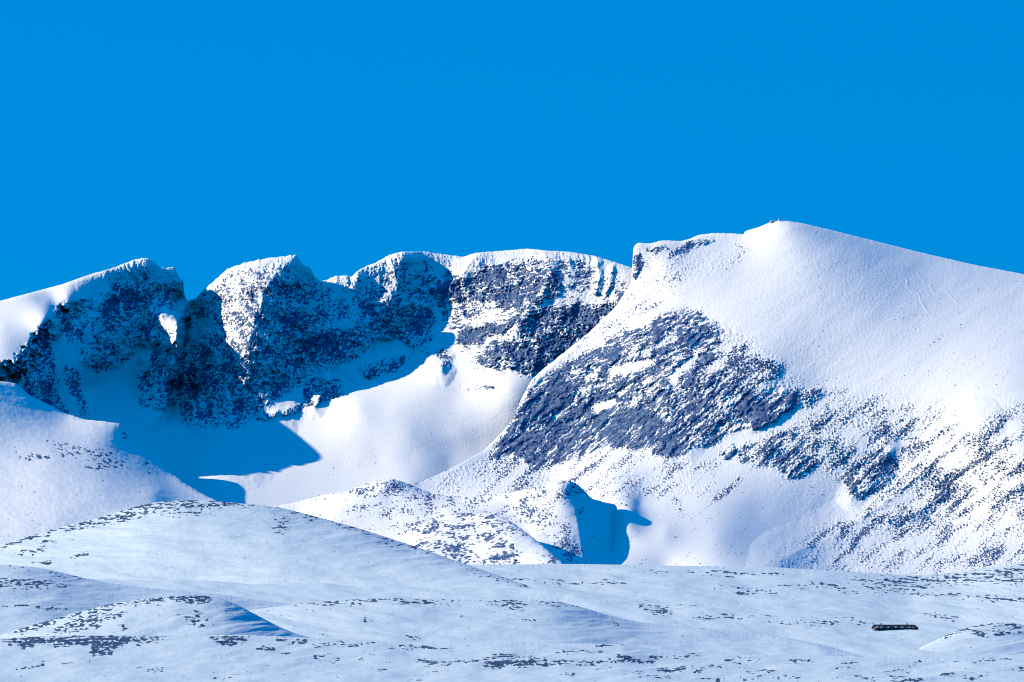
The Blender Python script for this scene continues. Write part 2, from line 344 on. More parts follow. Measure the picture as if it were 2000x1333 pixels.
D2 = TPS([(780, 962, 10170), (820, 945, 10222), (820, 1100, 9800), (900, 905, 10310), (960, 890, 10350), (1000, 825, 10440), (1040, 742, 10560), (1100, 692, 10640), (1200, 605, 10760), (1234, 550, 10840), (1240, 478, 10920), (1350, 466, 10935), (1450, 457, 10938), (1530, 431, 10920), (1620, 449, 10905), (1800, 494, 10905), (2000, 536, 10860), (2230, 575, 10800),
          (1300, 520, 10810), (1400, 520, 10790), (1530, 480, 10825), (1620, 520, 10735), (1530, 600, 10570), (1350, 610, 10620), (1700, 600, 10572), (1240, 660, 10580), (1300, 750, 10370), (1100, 820, 10430), (1200, 900, 10160), (1100, 905, 10250), (1040, 920, 10250), (1290, 890, 10130), (1400, 900, 10080), (1400, 760, 10300), (1500, 800, 10210), (1500, 700, 10370), (1600, 750, 10290), (1800, 700, 10340), (2000, 700, 10290), (2230, 750, 10250),
          (1600, 880, 10060), (1560, 930, 9990), (1680, 900, 10020), (1750, 950, 9950), (1650, 1000, 9870), (1850, 990, 9830), (2000, 900, 9800), (1900, 800, 10065), (2230, 1000, 9700), (1100, 960, 10100), (1000, 960, 10140), (1250, 985, 9760), (1330, 980, 9790), (1480, 1000, 9760), (1300, 1040, 9450), (1230, 1060, 9390), (1230, 1000, 9560), (1400, 1050, 9440), (1300, 1110, 9260), (1500, 1110, 9280), (1600, 1060, 9640), (1700, 1110, 9450), (1850, 1110, 9450), (2000, 1100, 9450), (2230, 1110, 9350), (1500, 1170, 9000), (2000, 1170, 9150), (1100, 1170, 8950), (1100, 1050, 9650), (900, 1170, 9200)])
RIBS2 = [([(1768, 546), (1772, 562), (1796, 573), (1800, 590), (1812, 612)], 1.2, 3, 3, 1), ([(1818, 556), (1828, 572), (1842, 578)], 1.2, 3, 3, 1), ([(1848, 572), (1868, 590)], 1.2, 3, 3, 1), ([(1790, 535), (1806, 549)], 1.1, 3, 3, 1), ([(1925, 558), (1942, 566)], 1.1, 3, 3, 1),
         ([(1240, 480), (1243, 520), (1238, 548)], 10, 6, 30, 1),
         ([(1540, 785), (1505, 822), (1470, 835)], 9, 30, 12, 1), ([(1520, 720), (1480, 770), (1440, 800)], 4, 30, 18, 1),
         ([(1600, 770), (1560, 790), (1520, 800)], 5, 20, 10, 1), ([(1740, 880), (1700, 940), (1665, 975)], 14, 34, 24, 1),
         ([(1840, 975), (1790, 1000), (1735, 1020)], 10, 24, 16, 1), ([(1900, 830), (1760, 960), (1640, 1040), (1520, 1095)], 26, 60, 70, 1),
         ([(1420, 790), (1380, 850), (1350, 885)], 7, 30, 20, 1), ([(1300, 640), (1200, 700), (1100, 770)], 12, 40, 60, 1),
         ([(1550, 870), (1480, 890)], 8, 20, 14, 1)]
paint2 = Paint(760, 2260, 410, 1190, 0.010)
for pts, v, fe in [
    ([(1030, 770), (1070, 722), (1120, 700), (1180, 665), (1240, 640), (1300, 612), (1350, 602), (1400, 628), (1405, 660), (1440, 680), (1480, 710), (1500, 740), (1560, 760), (1605, 762), (1580, 790), (1530, 800), (1480, 832), (1440, 842), (1400, 862), (1350, 882), (1290, 895), (1245, 875), (1180, 875), (1130, 893), (1090, 912), (1040, 922), (980, 914), (955, 890), (1000, 830)], .66, 4),
    ([(1035, 765), (1100, 740), (1170, 780), (1280, 800), (1330, 860), (1290, 890), (1240, 870), (1180, 870), (1120, 893), (1040, 918), (980, 908), (965, 882), (1003, 825)], .88, 7),
    ([(1405, 640), (1500, 700), (1560, 760), (1500, 780), (1420, 740), (1390, 690)], .45, 12),
    ([(1020, 770), (1060, 735), (1240, 620), (1300, 600), (1236, 560), (1150, 640), (1045, 728)], .16, 6),
    ([(1172, 742), (1200, 716), (1250, 706), (1286, 694), (1272, 716), (1212, 732)], .04, 2.5),
    ([(1268, 682), (1296, 660), (1322, 652), (1318, 664), (1290, 682)], .04, 2.5),
    ([(1302, 742), (1340, 702), (1358, 690), (1346, 722), (1312, 758)], .05, 2.5),
    ([(1360, 720), (1400, 700), (1420, 710), (1390, 730)], .1, 4),
    ([(1155, 802), (1180, 785), (1202, 776), (1200, 794), (1178, 800), (1168, 815)], .05, 2),
    ([(1075, 812), (1100, 796), (1092, 812), (1080, 824)], .05, 2), ([(1190, 820), (1200, 800), (1190, 830), (1160, 845)], .1, 2),
    ([(1298, 820), (1312, 800), (1308, 822), (1300, 826)], .05, 2),
    ([(1120, 770), (1150, 750), (1140, 766), (1118, 782)], .1, 2), ([(1200, 770), (1240, 745), (1230, 765), (1210, 780)], .12, 3),
    ([(1460, 802), (1480, 792), (1540, 778), (1542, 800), (1500, 832), (1470, 838)], .88, 3),
    ([(1500, 795), (1560, 770), (1600, 760), (1580, 785), (1540, 810)], .55, 4),
    ([(1408, 882), (1430, 868), (1437, 885), (1415, 897)], .85, 2.5),
    ([(1440, 884), (1480, 850), (1560, 838), (1602, 870), (1602, 902), (1580, 928), (1540, 937), (1512, 912), (1450, 912)], .50, 5),
    ([(1512, 900), (1580, 905), (1578, 926), (1540, 936)], .75, 4),
    ([(1650, 932), (1680, 890), (1742, 890), (1762, 920), (1720, 960), (1680, 976), (1655, 970)], .62, 3),
    ([(1730, 1008), (1790, 978), (1850, 974), (1842, 990), (1762, 1022)], .80, 3),
    ([(1560, 765), (1700, 780), (1830, 800), (1900, 850), (1830, 900), (1745, 900), (1640, 930), (1600, 910), (1560, 850)], .24, 14),
    ([(1500, 1095), (1600, 1040), (1720, 975), (1830, 880), (1960, 800), (2260, 760), (2260, 1110), (1800, 1120), (1550, 1110)], .24, 16),
    ([(1540, 1085), (1650, 1010), (1740, 985), (1700, 1020), (1600, 1075)], .42, 8),
    ([(1850, 930), (1920, 900), (1930, 960), (1860, 1000), (1800, 1010)], .45, 10),
    ([(1800, 1040), (1930, 1020), (1940, 1060), (1760, 1080)], .12, 10),
    ([(820, 945), (960, 890), (1080, 912), (1180, 880), (1290, 900), (1400, 900), (1390, 975), (1250, 985), (1100, 965), (860, 965)], .17, 8),
    ([(1180, 960), (1260, 900), (1290, 900), (1200, 968)], .04, 5), ([(1240, 880), (1300, 898), (1340, 930), (1180, 975)], .15, 6),
    ([(1237, 498), (1252, 492), (1256, 520), (1240, 550), (1234, 545)], .78, 2.5),
    ([(1256, 482), (1300, 479), (1312, 488), (1262, 493)], .60, 2.5), ([(1350, 470), (1400, 464), (1396, 475), (1362, 487), (1310, 507), (1308, 496)], .62, 2.5),
    ([(1435, 478), (1456, 474), (1445, 488)], .5, 3),
    ([(1256, 500), (1340, 500), (1450, 480), (1480, 500), (1300, 560), (1240, 570)], .12, 10),
    ([(1330, 970), (1480, 985), (1490, 1010), (1400, 1100), (1240, 1100), (1230, 1000)], .015, 8),
    ([(1480, 930), (1640, 945), (1640, 1000), (1500, 1060), (1430, 1000), (1400, 960)], 0.0, 8),
    ([(1370, 985), (1460, 920), (1450, 935), (1400, 980)], .3, 5),
    ([(1310, 972), (1330, 972), (1332, 1000), (1312, 1000)], .4, 3),
]: paint2.poly(pts, v, fe)
def depth2(U, V, d):
    D = D2(U, V)
    wx = U + 7 * fbm(U, V, 45, 45, oct=3, seed=111); wy = V + 7 * fbm(U, V, 45, 45, oct=3, seed=113)
    for pts, A, wl, wr, p in RIBS2: D = D - rib(wx, wy, pts, A, wl, wr, p)
    r = np.clip(1 - d / np.interp(U, [1000, 1240, 1450, 1520, 1700], [14, 8, 12, 16, 45]), 0, 1)
    return D + np.interp(U, [850, 960, 1050, 1450, 1520, 1750], [1, 5, 25, 20, 26, 90]) * (1 - np.sqrt(1 - r * r * 0.98))
def rock2(U, V, d, D):
    R = paint2(U, V)
    sol = sm(.3, .7, R)
    wx = U + 5 * fbm(U, V, 22, 22, oct=2, seed=121); wy = V + 5 * fbm(U, V, 22, 22, oct=2, seed=123)
    st1 = fbm(wx, wy, 24, 4.2, 27, oct=4, seed=131, gain=.7); st2 = fbm(wx, wy, 34, 4.4, 45, oct=4, seed=133, gain=.7)
    lo = sm(740, 830, V + (U - 1200) * 0.15)
    st = st1 * (1 - lo) + st2 * lo
    fine = fbm(U, V, 3.6, 3.2, 20, oct=2, seed=135, gain=.7); spk = fbm(U, V, 3.4, 2.8, 20, oct=2, seed=137)
    w2 = 16 * fbm(U, V, 70, 70, oct=2, seed=161); big = fbm(wx + w2, wy - w2, 64, 26, 42, oct=5, seed=139, ridged=True, gain=.6)
    band = fbm(U, V, 110, 16, 40, oct=3, seed=141)
    n = uni(sol * (st + 0.42 * fine) + (1 - sol) * (0.3 * st + 1.0 * spk + 0.6 * band))
    mid = fbm(wx, wy, 60, 30, 38, oct=3, seed=149)
    R = np.where(R > .06, np.clip(R + 0.70 * mid * sm(.05, .3, R) * sm(1.05, .85, R), 0, 1), R)
    k, h = rock_layer(U, V, R, n, 3.5)
    grain = fbm(U, V, 6.5, 4.2, 12, oct=3, seed=145, gain=.8)
    rg = np.clip(0.35 + R * 3, 0, 1) * sm(1.0, .6, R)
    basin = sm(960, 1000, V) * sm(1560, 1450, U)
    H = h + sol * (10 * big + 5 * st + 3.4 * fine) + rg * (1 - basin) * (2.3 + 2.0 * sm(.02, .12, R)) * grain + (1 - sol) * (1 - basin) * 3.0 * fbm(U, V, 150, 60, 30, oct=3, seed=147)
    return k, H
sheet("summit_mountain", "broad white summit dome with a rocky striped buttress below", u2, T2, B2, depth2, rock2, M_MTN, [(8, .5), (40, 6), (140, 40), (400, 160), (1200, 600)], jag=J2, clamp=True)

# --- moraine mounds in the basin --------------------------------------------------------------
u3 = np.arange(520, 1330, STEP)
T3 = curve([(520, 990), (560, 985), (600, 975), (640, 965), (672, 962), (690, 955), (720, 944), (745, 937), (765, 935), (790, 942), (820, 955), (850, 966), (880, 970), (930, 972), (965, 966), (1000, 962), (1040, 953), (1070, 945), (1095, 939), (1112, 939), (1128, 946), (1145, 962), (1155, 974), (1175, 980), (1200, 985), (1230, 1010), (1260, 1060), (1330, 1120)], u3, 3)
J3 = 1.1 * fbm(u3, u3 * 0, 7, 7, oct=3, seed=8)
B3 = np.full(len(u3), 1180.0)
D3 = TPS([(520, 990, 9800), (600, 978, 9850), (690, 956, 9800), (760, 936, 9780), (760, 975, 9680), (850, 967, 9720), (900, 971, 9720), (1000, 963, 9640), (1110, 940, 9570), (1150, 970, 9590), (1200, 985, 9660), (1120, 1000, 9440), (1132, 1050, 9320), (1140, 1100, 9195), (1190, 1040, 9430), (1190, 1100, 9275), (1230, 1015, 9700), (1260, 1060, 9640), (1330, 1120, 9500),
          (1000, 1000, 9500), (900, 1012, 9440), (1000, 1050, 9330), (900, 1100, 9080), (1050, 1100, 9100), (820, 1020, 9430), (750, 1000, 9560), (650, 1000, 9600), (700, 1040, 9400), (800, 1060, 9250), (600, 1040, 9500), (800, 1180, 8800), (1100, 1180, 8800), (1330, 1180, 9100), (520, 1180, 9000)])
RIBS3 = [([(1112, 940), (1122, 990), (1132, 1050), (1142, 1110)], 22, 60, 44, 1), ([(880, 1008), (960, 1012), (1000, 1060), (1010, 1110)], 26, 40, 40, 1), ([(760, 936), (745, 960), (700, 975)], 15, 50, 45, 1), ([(1080, 945), (1000, 970), (930, 1000)], 12, 40, 40, 1)]
paint3 = Paint(500, 1350, 920, 1200, 0.05)
for pts, v, fe in [
    ([(672, 962), (720, 944), (765, 933), (800, 945), (850, 966), (880, 975), (800, 972), (700, 972)], .34, 4),
    ([(690, 985), (800, 975), (960, 966), (960, 990), (860, 1000), (760, 1010), (690, 1000)], .24, 6),
    ([(760, 1030), (830, 1010), (930, 1000), (980, 1010), (1000, 1060), (1015, 1105), (900, 1105), (820, 1060)], .34, 8),
    ([(980, 1000), (1010, 970), (1070, 950), (1080, 1000), (1070, 1040), (1010, 1020)], .36, 8),
    ([(1080, 945), (1110, 936), (1140, 955), (1110, 975), (1090, 985)], .38, 5),
    ([(1130, 1000), (1150, 990), (1160, 1020), (1140, 1030)], .6, 4),
    ([(1095, 1020), (1110, 1020), (1135, 1085), (1135, 1105), (1115, 1105), (1085, 1060)], .36, 5),
    ([(1005, 1010), (1040, 1030), (1090, 1080), (1080, 1100), (1030, 1095), (1000, 1040)], .02, 5),
    ([(1150, 975), (1230, 985), (1260, 1110), (1150, 1110), (1130, 1030)], 0.0, 5),
    ([(1205, 980), (1235, 985), (1230, 996), (1208, 992)], .6, 3),
]: paint3.poly(pts, v, fe)
def depth3(U, V, d):
    D = D3(U, V)
    for pts, A, wl, wr, p in RIBS3: D = D - rib(U, V, pts, A, wl, wr, p)
    r = np.clip(1 - d / 12, 0, 1)
    return D + 30 * (1 - np.sqrt(1 - r * r * 0.98))
def rock3(U, V, d, D):
    R = paint3(U, V)
    spk = fbm(U, V, 4.6, 3.4, 8, oct=3, seed=201, gain=.7); cl = fbm(U, V, 30, 16, 15, oct=3, seed=203)
    n = uni(spk + 0.6 * cl)
    k, h = rock_layer(U, V, R, n, 3.0)
    g = np.clip(R * 3, 0, 1)
    return k, h + g * (6 * cl + 3.0 * spk) + 5 * fbm(U, V, 90, 40, 0, oct=3, seed=207)
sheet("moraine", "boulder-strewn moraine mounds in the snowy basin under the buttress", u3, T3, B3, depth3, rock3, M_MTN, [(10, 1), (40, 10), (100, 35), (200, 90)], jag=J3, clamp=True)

T_M2 = [(720, 1120), (760, 1062), (800, 1036), (840, 1016), (880, 1007), (930, 1002), (965, 1004), (1000, 1020), (1040, 1050), (1075, 1078), (1100, 1100), (1130, 1132)]
# --- rounded hills and the plain ---------------------------------------------------------------
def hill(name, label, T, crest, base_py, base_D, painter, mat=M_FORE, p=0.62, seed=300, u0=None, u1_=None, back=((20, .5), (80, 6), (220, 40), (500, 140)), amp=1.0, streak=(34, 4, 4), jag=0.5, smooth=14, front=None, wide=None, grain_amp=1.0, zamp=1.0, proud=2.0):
    a = u0 if u0 is not None else T[0][0]; b = u1_ if u1_ is not None else T[-1][0]
    u = np.arange(a, b, STEP)
    if wide: u = np.r_[np.linspace(wide[0], a - 20, 60), u, np.linspace(b + 20, wide[1], 60)]
    uu = np.clip(u, a, b)
    t = np.interp(u, np.arange(a, b, STEP), curve(T, np.arange(a, b, STEP), smooth))
    fu = np.arange(a, b, STEP)
    Dc = np.interp(uu, fu, curve(crest, fu, 45))
    B = np.maximum(np.interp(uu, *zip(*base_py)), t + 3)
    Db = np.minimum(np.interp(uu, fu, curve(base_D, fu, 60)), Dc - 5)
    def depth(U, V, d):
        s = d / (B - t)[None]
        return Dc[None] - (Dc - Db)[None] * s ** p
    def rockf(U, V, d, D):
        R = painter(U, V) if painter else np.zeros(U.shape)
        sx, sy, an = streak
        wy = V + 2 * fbm(U, V, 40, 12, oct=2, seed=seed + 3)
        n1 = fbm(U, wy, sx, sy, an, oct=3, seed=seed + 5); n2 = fbm(U, wy, 9, 3.2, an, oct=3, seed=seed + 9)
        n = uni(0.8 * n1 + 0.9 * n2)
        k, h = rock_layer(U, V, R, n, proud * D.mean() / 6000)
        q = D / 6000.0
        H = h + amp * q * (6.0 * fbm(U, V, 160, 30, an, oct=3, seed=seed + 11) + 2.2 * fbm(U, wy, 30, 7, an, oct=3, seed=seed + 13) + 1.5 * grain_amp * fbm(U, V, 14, 2.8, an, oct=3, seed=seed + 15, gain=.75))
        return k, H * sm(0, 6, d)
    def zrel(U, V, d, D):
        q = D / 4000.0; sx, sy, an = streak
        z = 2.2 * fbm(U, V, 170, 26, an, oct=2, seed=seed + 21) + 0.6 * fbm(U, V, 60, 7, an, oct=2, seed=seed + 23) + (0.10 + 0.16 * sm(-.1, .35, fbm(U, V, 130, 20, an, oct=2, seed=seed + 31))) * grain_amp * fbm(U, V, 22, 2.4, an, oct=3, seed=seed + 25, gain=.8)
        return zamp * q * z * sm(0, 10, d)
    rockf.zrel = zrel
    return sheet(name, label, u, t, B, depth, rockf, mat, list(back), row_step=1.1, power=1.3, front=front, jag=jag * fbm(u, u * 0, 8, 8, oct=3, seed=seed))

pm = Paint(700, 1140, 980, 1150, 0.12)
pm.poly([(790, 1040), (850, 1012), (930, 1000), (975, 1004), (1000, 1030), (1010, 1080), (1020, 1110), (880, 1110), (820, 1070)], .36, 6).poly([(1005, 1020), (1060, 1080), (1080, 1110), (1030, 1110), (1005, 1060)], .04, 5).poly([(760, 1060), (790, 1045), (830, 1075), (850, 1110), (780, 1110)], .08, 6)
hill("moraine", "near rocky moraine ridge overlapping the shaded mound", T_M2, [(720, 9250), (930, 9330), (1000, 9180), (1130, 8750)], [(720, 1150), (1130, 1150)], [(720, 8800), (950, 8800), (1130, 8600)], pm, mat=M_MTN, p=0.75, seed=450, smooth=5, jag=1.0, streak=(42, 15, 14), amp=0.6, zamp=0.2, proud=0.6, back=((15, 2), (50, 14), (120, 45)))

# the slope at the left, in front of the cirque
p4 = Paint(-300, 640, 700, 1120, 0.008)
p4.poly([(80, 860), (200, 880), (290, 905), (310, 925), (230, 915), (120, 890)], .22, 8)
p4.poly([(20, 890), (90, 888), (120, 894), (60, 898)], .35, 3).poly([(160, 910), (235, 912), (232, 916), (160, 915)], .35, 2)
p4.poly([(240, 838), (258, 850), (250, 858), (240, 850)], .4, 3)
u4 = np.arange(-300, 620, STEP)
T4 = curve([(-300, 660), (-100, 715), (0, 745), (30, 748), (60, 774), (95, 790), (130, 808), (165, 820), (200, 823), (234, 828), (240, 838), (252, 856), (300, 898), (330, 922), (365, 947), (400, 968), (430, 982), (470, 1000), (620, 1060)], u4)
D4 = TPS([(-300, 660, 10450), (-100, 715, 10280), (0, 745, 10310), (60, 774, 10310), (130, 808, 10290), (235, 828, 10240), (252, 856, 10170), (330, 922, 9950), (430, 982, 9600), (620, 1060, 9000), (0, 850, 9760), (100, 900, 9520), (200, 950, 9300), (300, 970, 9350), (0, 1000, 8950), (200, 1060, 8750), (400, 1060, 8950), (-300, 900, 9300), (-300, 1130, 8300), (0, 1130, 8300), (300, 1130, 8400), (620, 1130, 8700)])
def depth4(U, V, d):
    r = np.clip(1 - d / 10, 0, 1)
    return D4(U, V) + 30 * (1 - np.sqrt(1 - r * r * 0.98))
def rock4(U, V, d, D):
    R = p4(U, V); spk = fbm(U, V, 9, 4.5, -14, oct=3, seed=401); cl = fbm(U, V, 60, 20, -14, oct=3, seed=405)
    k, h = rock_layer(U, V, R, uni(spk + 0.4 * cl), 1.6)
    return k, h + 5 * cl + (1.6 + 6 * R) * spk
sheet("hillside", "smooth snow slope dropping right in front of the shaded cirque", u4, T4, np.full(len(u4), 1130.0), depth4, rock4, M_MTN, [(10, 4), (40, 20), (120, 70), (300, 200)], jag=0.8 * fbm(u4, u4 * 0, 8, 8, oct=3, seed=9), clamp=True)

# the dome-shaped hill
p5 = Paint(-300, 1330, 940, 1260, 0.002)
p5.poly([(0, 1064), (100, 1034), (200, 1010), (280, 982), (350, 974), (440, 976), (540, 988), (540, 994), (420, 992), (320, 996), (200, 1025), (100, 1045), (0, 1075)], .5, 3)
p5.poly([(550, 985), (620, 1004), (720, 1035), (820, 1070), (840, 1085), (760, 1060), (640, 1020), (560, 1000)], .36, 4)
p5.poly([(540, 1010), (560, 1005), (555, 1040), (535, 1040)], .3, 5).poly([(310, 1000), (420, 998), (420, 1006), (310, 1008)], .3, 3)
for q in [(60, 1078, 60), (95, 1060, 36), (80, 1099, 40), (155, 1087, 34), (150, 1035, 40)]:
    p5.line([(q[0] - q[2] / 2, q[1] + 3), (q[0], q[1]), (q[0] + q[2] / 2, q[1] - 4)], 5, .6, 1.5)
p5.poly([(880, 1095), (960, 1120), (1100, 1165), (1200, 1190), (1100, 1175), (950, 1130)], .2, 4)
hill("hill", "wide dome-shaped snow hill with heath along its top",
     [(-300, 1130), (-100, 1090), (0, 1065), (100, 1035), (200, 1010), (270, 988), (310, 980), (360, 977), (430, 980), (540, 990), (620, 1010), (700, 1032), (800, 1064), (900, 1099), (1000, 1134), (1060, 1153), (1110, 1172), (1160, 1195), (1210, 1225), (1260, 1260)],
     [(-300, 7200), (0, 7100), (350, 7000), (600, 6850), (800, 6500), (1000, 5850), (1100, 5400), (1260, 4800)], [(-300, 1240), (500, 1240), (1260, 1280)], [(-300, 5600), (350, 5600), (900, 5000), (1260, 4200)], p5, seed=500, p=0.62, streak=(26, 4, 2))

# the plain with the lodge
p9 = Paint(-400, 2400, 1080, 1345, 0.002)
p9.poly([(1640, 1128), (1800, 1130), (2000, 1105), (2400, 1080), (2400, 1150), (2000, 1140), (1900, 1136), (1750, 1146)], .42, 5)
for x, y, L, wd, v in [(1090, 1136, 260, 5, .32), (1330, 1118, 200, 4, .25), (1450, 1121, 160, 4, .35), (1440, 1148, 120, 4, .25), (1480, 1156, 90, 5, .4), (1620, 1145, 200, 5, .38), (1740, 1144, 140, 5, .45), (1730, 1155, 200, 5, .45), (1900, 1165, 220, 5, .4), (1960, 1171, 120, 4, .5), (1840, 1203, 70, 5, .4),
                       (1275, 1187, 60, 12, .55), (1290, 1197, 40, 4, .5), (1330, 1182, 90, 4, .35), (1440, 1206, 170, 7, .25), (1560, 1216, 160, 6, .3), (1640, 1208, 90, 4, .2), (1450, 1245, 150, 10, .28), (1700, 1218, 80, 4, .25)]:
    p9.line([(x - L / 2, y - 3), (x, y), (x + L / 2, y + 4)], wd, v, 2.5)
hill("plain", "wind-packed snow plain rising gently towards the mountain foot",
     [(-400, 1110), (880, 1104), (940, 1103), (1130, 1102), (1300, 1105), (1500, 1108), (1650, 1116), (1780, 1125), (1860, 1120), (2000, 1100), (2100, 1085), (2400, 1060)],
     [(-400, 6800), (2400, 6800)], [(-400, 1300), (2400, 1300)], [(-400, 2900), (2400, 2900)], p9, seed=600, p=0.80, streak=(60, 3, -3), wide=(-9000, 11000), amp=0.8, back=((60, 1), (200, 10), (600, 60), (1500, 60), (4000, 60)))

p6 = Paint(-300, 720, 1080, 1300, 0.012)
p6.poly([(0, 1134), (130, 1140), (130, 1148), (0, 1150)], .45, 4).poly([(0, 1183), (140, 1188), (130, 1193), (0, 1188)], .4, 2).poly([(0, 1103), (90, 1108), (200, 1132), (100, 1118)], .3, 4)
hill("hill", "low blue-grey snow hill behind the heathy knoll",
     [(-300, 1098), (-60, 1100), (0, 1104), (40, 1105), (95, 1112), (150, 1126), (200, 1137), (250, 1144), (330, 1153), (420, 1160), (500, 1172), (570, 1180), (720, 1190)],
     [(-300, 4300), (720, 4300)], [(-300, 1290), (720, 1290)], [(-300, 3000), (720, 3000)], p6, seed=700, p=0.7, streak=(40, 3, 2))

p8 = Paint(400, 1780, 1150, 1330, 0.006)
p8.poly([(560, 1182), (640, 1172), (740, 1167), (830, 1170), (920, 1172), (830, 1178), (720, 1176), (600, 1182)], .5, 2.5)
p8.poly([(930, 1172), (1010, 1170), (1030, 1185), (1015, 1195), (960, 1183)], .5, 3).poly([(1040, 1176), (1090, 1174), (1140, 1186), (1100, 1186)], .5, 3)
for x, y, L in [(900, 1204, 16), (720, 1212, 20), (640, 1236, 20), (810, 1244, 40), (1195, 1216, 24), (1050, 1210, 60)]: p8.line([(x - L / 2, y - 1), (x + L / 2, y + 2)], 4, .45, 1.5)
hill("rise", "gentle snow rise with a dark heath rim, below the dome-shaped hill",
     [(400, 1215), (470, 1196), (530, 1186), (600, 1178), (680, 1172), (760, 1168), (870, 1171), (960, 1172), (1040, 1173), (1090, 1175), (1140, 1187), (1180, 1200), (1240, 1214), (1300, 1221), (1370, 1227), (1450, 1234), (1520, 1243), (1600, 1258), (1680, 1280), (1760, 1312)],
     [(400, 3700), (1000, 3750), (1300, 3800), (1450, 3800), (1600, 3500), (1700, 3150), (1760, 2800)], [(400, 1320), (1760, 1335)], [(400, 2600), (1760, 2500)], p8, seed=800, p=0.75, streak=(40, 3, -2))

p7 = Paint(-200, 720, 1140, 1290, 0.02)
for pts, v in [([(0, 1240), (60, 1220), (140, 1199), (200, 1182), (280, 1168), (350, 1161), (412, 1164), (405, 1172), (330, 1172), (250, 1180), (200, 1194), (120, 1212), (50, 1234)], .6),
               ([(90, 1235), (130, 1215), (200, 1195), (245, 1200), (200, 1212), (195, 1228), (150, 1232)], .55), ([(345, 1165), (415, 1166), (400, 1178), (350, 1176)], .75), ([(380, 1192), (395, 1195), (398, 1222), (380, 1222)], .45),
               ([(435, 1195), (455, 1195), (458, 1206), (440, 1204)], .5), ([(232, 1220), (248, 1222), (246, 1228), (234, 1228)], .7), ([(345, 1200), (425, 1212), (428, 1220), (360, 1216)], .3)]: p7.poly(pts, v, 2.5)
hill("knoll", "rounded knoll with dark heath patches on its snowy flank",
     [(-200, 1290), (-60, 1258), (0, 1241), (60, 1222), (140, 1200), (200, 1184), (240, 1176), (280, 1170), (340, 1164), (400, 1164), (440, 1172), (470, 1185), (500, 1201), (540, 1222), (570, 1235), (620, 1250), (720, 1268)],
     [(-200, 3050), (350, 3100), (720, 3000)], [(-200, 1300), (720, 1300)], [(-200, 2600), (720, 2600)], p7, seed=900, p=0.66, streak=(16, 4, 8), back=((20, 2), (60, 14), (130, 40)), smooth=5)

p10 = Paint(-400, 2400, 1220, 1345, 0.002)
for pts, v in [([(0, 1250), (60, 1244), (140, 1243), (250, 1241), (262, 1250), (225, 1268), (190, 1280), (175, 1276), (180, 1262), (150, 1258), (90, 1260), (40, 1262)], .82),
               ([(265, 1244), (330, 1242), (300, 1255), (260, 1256)], .55), ([(400, 1250), (440, 1241), (490, 1243), (478, 1256), (425, 1256)], .72), ([(495, 1262), (540, 1258), (540, 1265), (505, 1268)], .7), ([(540, 1250), (600, 1250), (600, 1254), (545, 1256)], .55), ([(540, 1274), (566, 1272), (564, 1278), (545, 1280)], .7)]: p10.poly(pts, v, 2)
rs = np.random.RandomState(5)
for x, y, L, wd, v in [(640, 1258, 60, 4, .5), (700, 1258, 70, 4, .5), (780, 1264, 60, 5, .5), (830, 1266, 110, 5, .5), (630, 1282, 30, 5, .6), (655, 1292, 30, 4, .6), (705, 1289, 16, 4, .6), (870, 1293, 110, 7, .7), (960, 1286, 90, 7, .65), (1010, 1281, 70, 6, .8), (980, 1296, 70, 9, .8), (1040, 1294, 60, 9, .7), (1080, 1296, 60, 6, .75), (1140, 1273, 80, 4, .6), (1190, 1259, 60, 4, .5), (1170, 1292, 100, 3, .6), (1230, 1288, 50, 10, .75), (1275, 1285, 40, 7, .6), (1330, 1281, 70, 5, .5), (1310, 1308, 60, 6, .8), (1380, 1304, 60, 5, .8), (1440, 1297, 20, 4, .6), (1475, 1313, 40, 5, .8), (1560, 1294, 60, 5, .5), (1660, 1294, 30, 5, .7), (1590, 1262, 30, 6, .5), (1725, 1278, 50, 6, .5), (1680, 1265, 50, 3, .5), (1540, 1323, 50, 4, .6), (1690, 1324, 40, 5, .8), (1755, 1322, 40, 5, .8), (1770, 1332, 60, 5, .9), (1860, 1322, 50, 4, .6), (1910, 1324, 50, 4, .6), (1940, 1290, 80, 6, .35), (1790, 1293, 30, 3, .5), (1280, 1325, 60, 6, .4), (1110, 1318, 20, 4, .6), (1385, 1326, 60, 4, .4), (60, 1300, 60, 4, .5), (130, 1298, 30, 4, .6), (290, 1308, 60, 8, .3), (450, 1322, 60, 4, .4)]:
    tl = -6 if rs.rand() < .6 else 3
    p10.line([(x - L / 2, y - tl / 2), (x, y + rs.uniform(-1, 1)), (x + L / 2, y + tl / 2)], wd, v, 1.6)
for k in range(26):
    x, y = rs.uniform(700, 2000), rs.uniform(1262, 1345); L = rs.uniform(16, 60)
    p10.line([(x - L / 2, y + 1), (x + L / 2, y - 1)], rs.uniform(2, 4), rs.uniform(.3, .55), 1.4)
def near(u, last):
    D0 = last[:, 1]; z0 = last[:, 2]; rows = []
    for d, z in [(1100, -2), (600, -9), (250, -9), (80, -6), (12, -3), (-400, -4), (-3000, -60)]:
        p = last.copy(); p[:, 1] = d; p[:, 0] = last[:, 0]; p[:, 2] = z; rows.append(p)
    return np.array(rows)
hill("ground", "foreground snow with streaks of dark heath",
     [(-400, 1260), (-100, 1250), (0, 1247), (120, 1242), (250, 1241), (460, 1240), (560, 1244), (680, 1250), (800, 1254), (900, 1254), (1000, 1253), (1070, 1256), (1180, 1258), (1215, 1259), (1280, 1268), (1380, 1276), (1600, 1282), (1800, 1285), (2000, 1285), (2400, 1290)],
     [(-400, 2700), (2400, 2700)], [(-400, 1350), (2400, 1350)], [(-400, 1600), (2400, 1600)], p10, seed=1000, p=0.9, streak=(48, 2.2, 3), wide=(-16000, 18000), front=near, back=((30, 1), (100, 4), (300, 8), (600, 10)), amp=0.7, smooth=4)
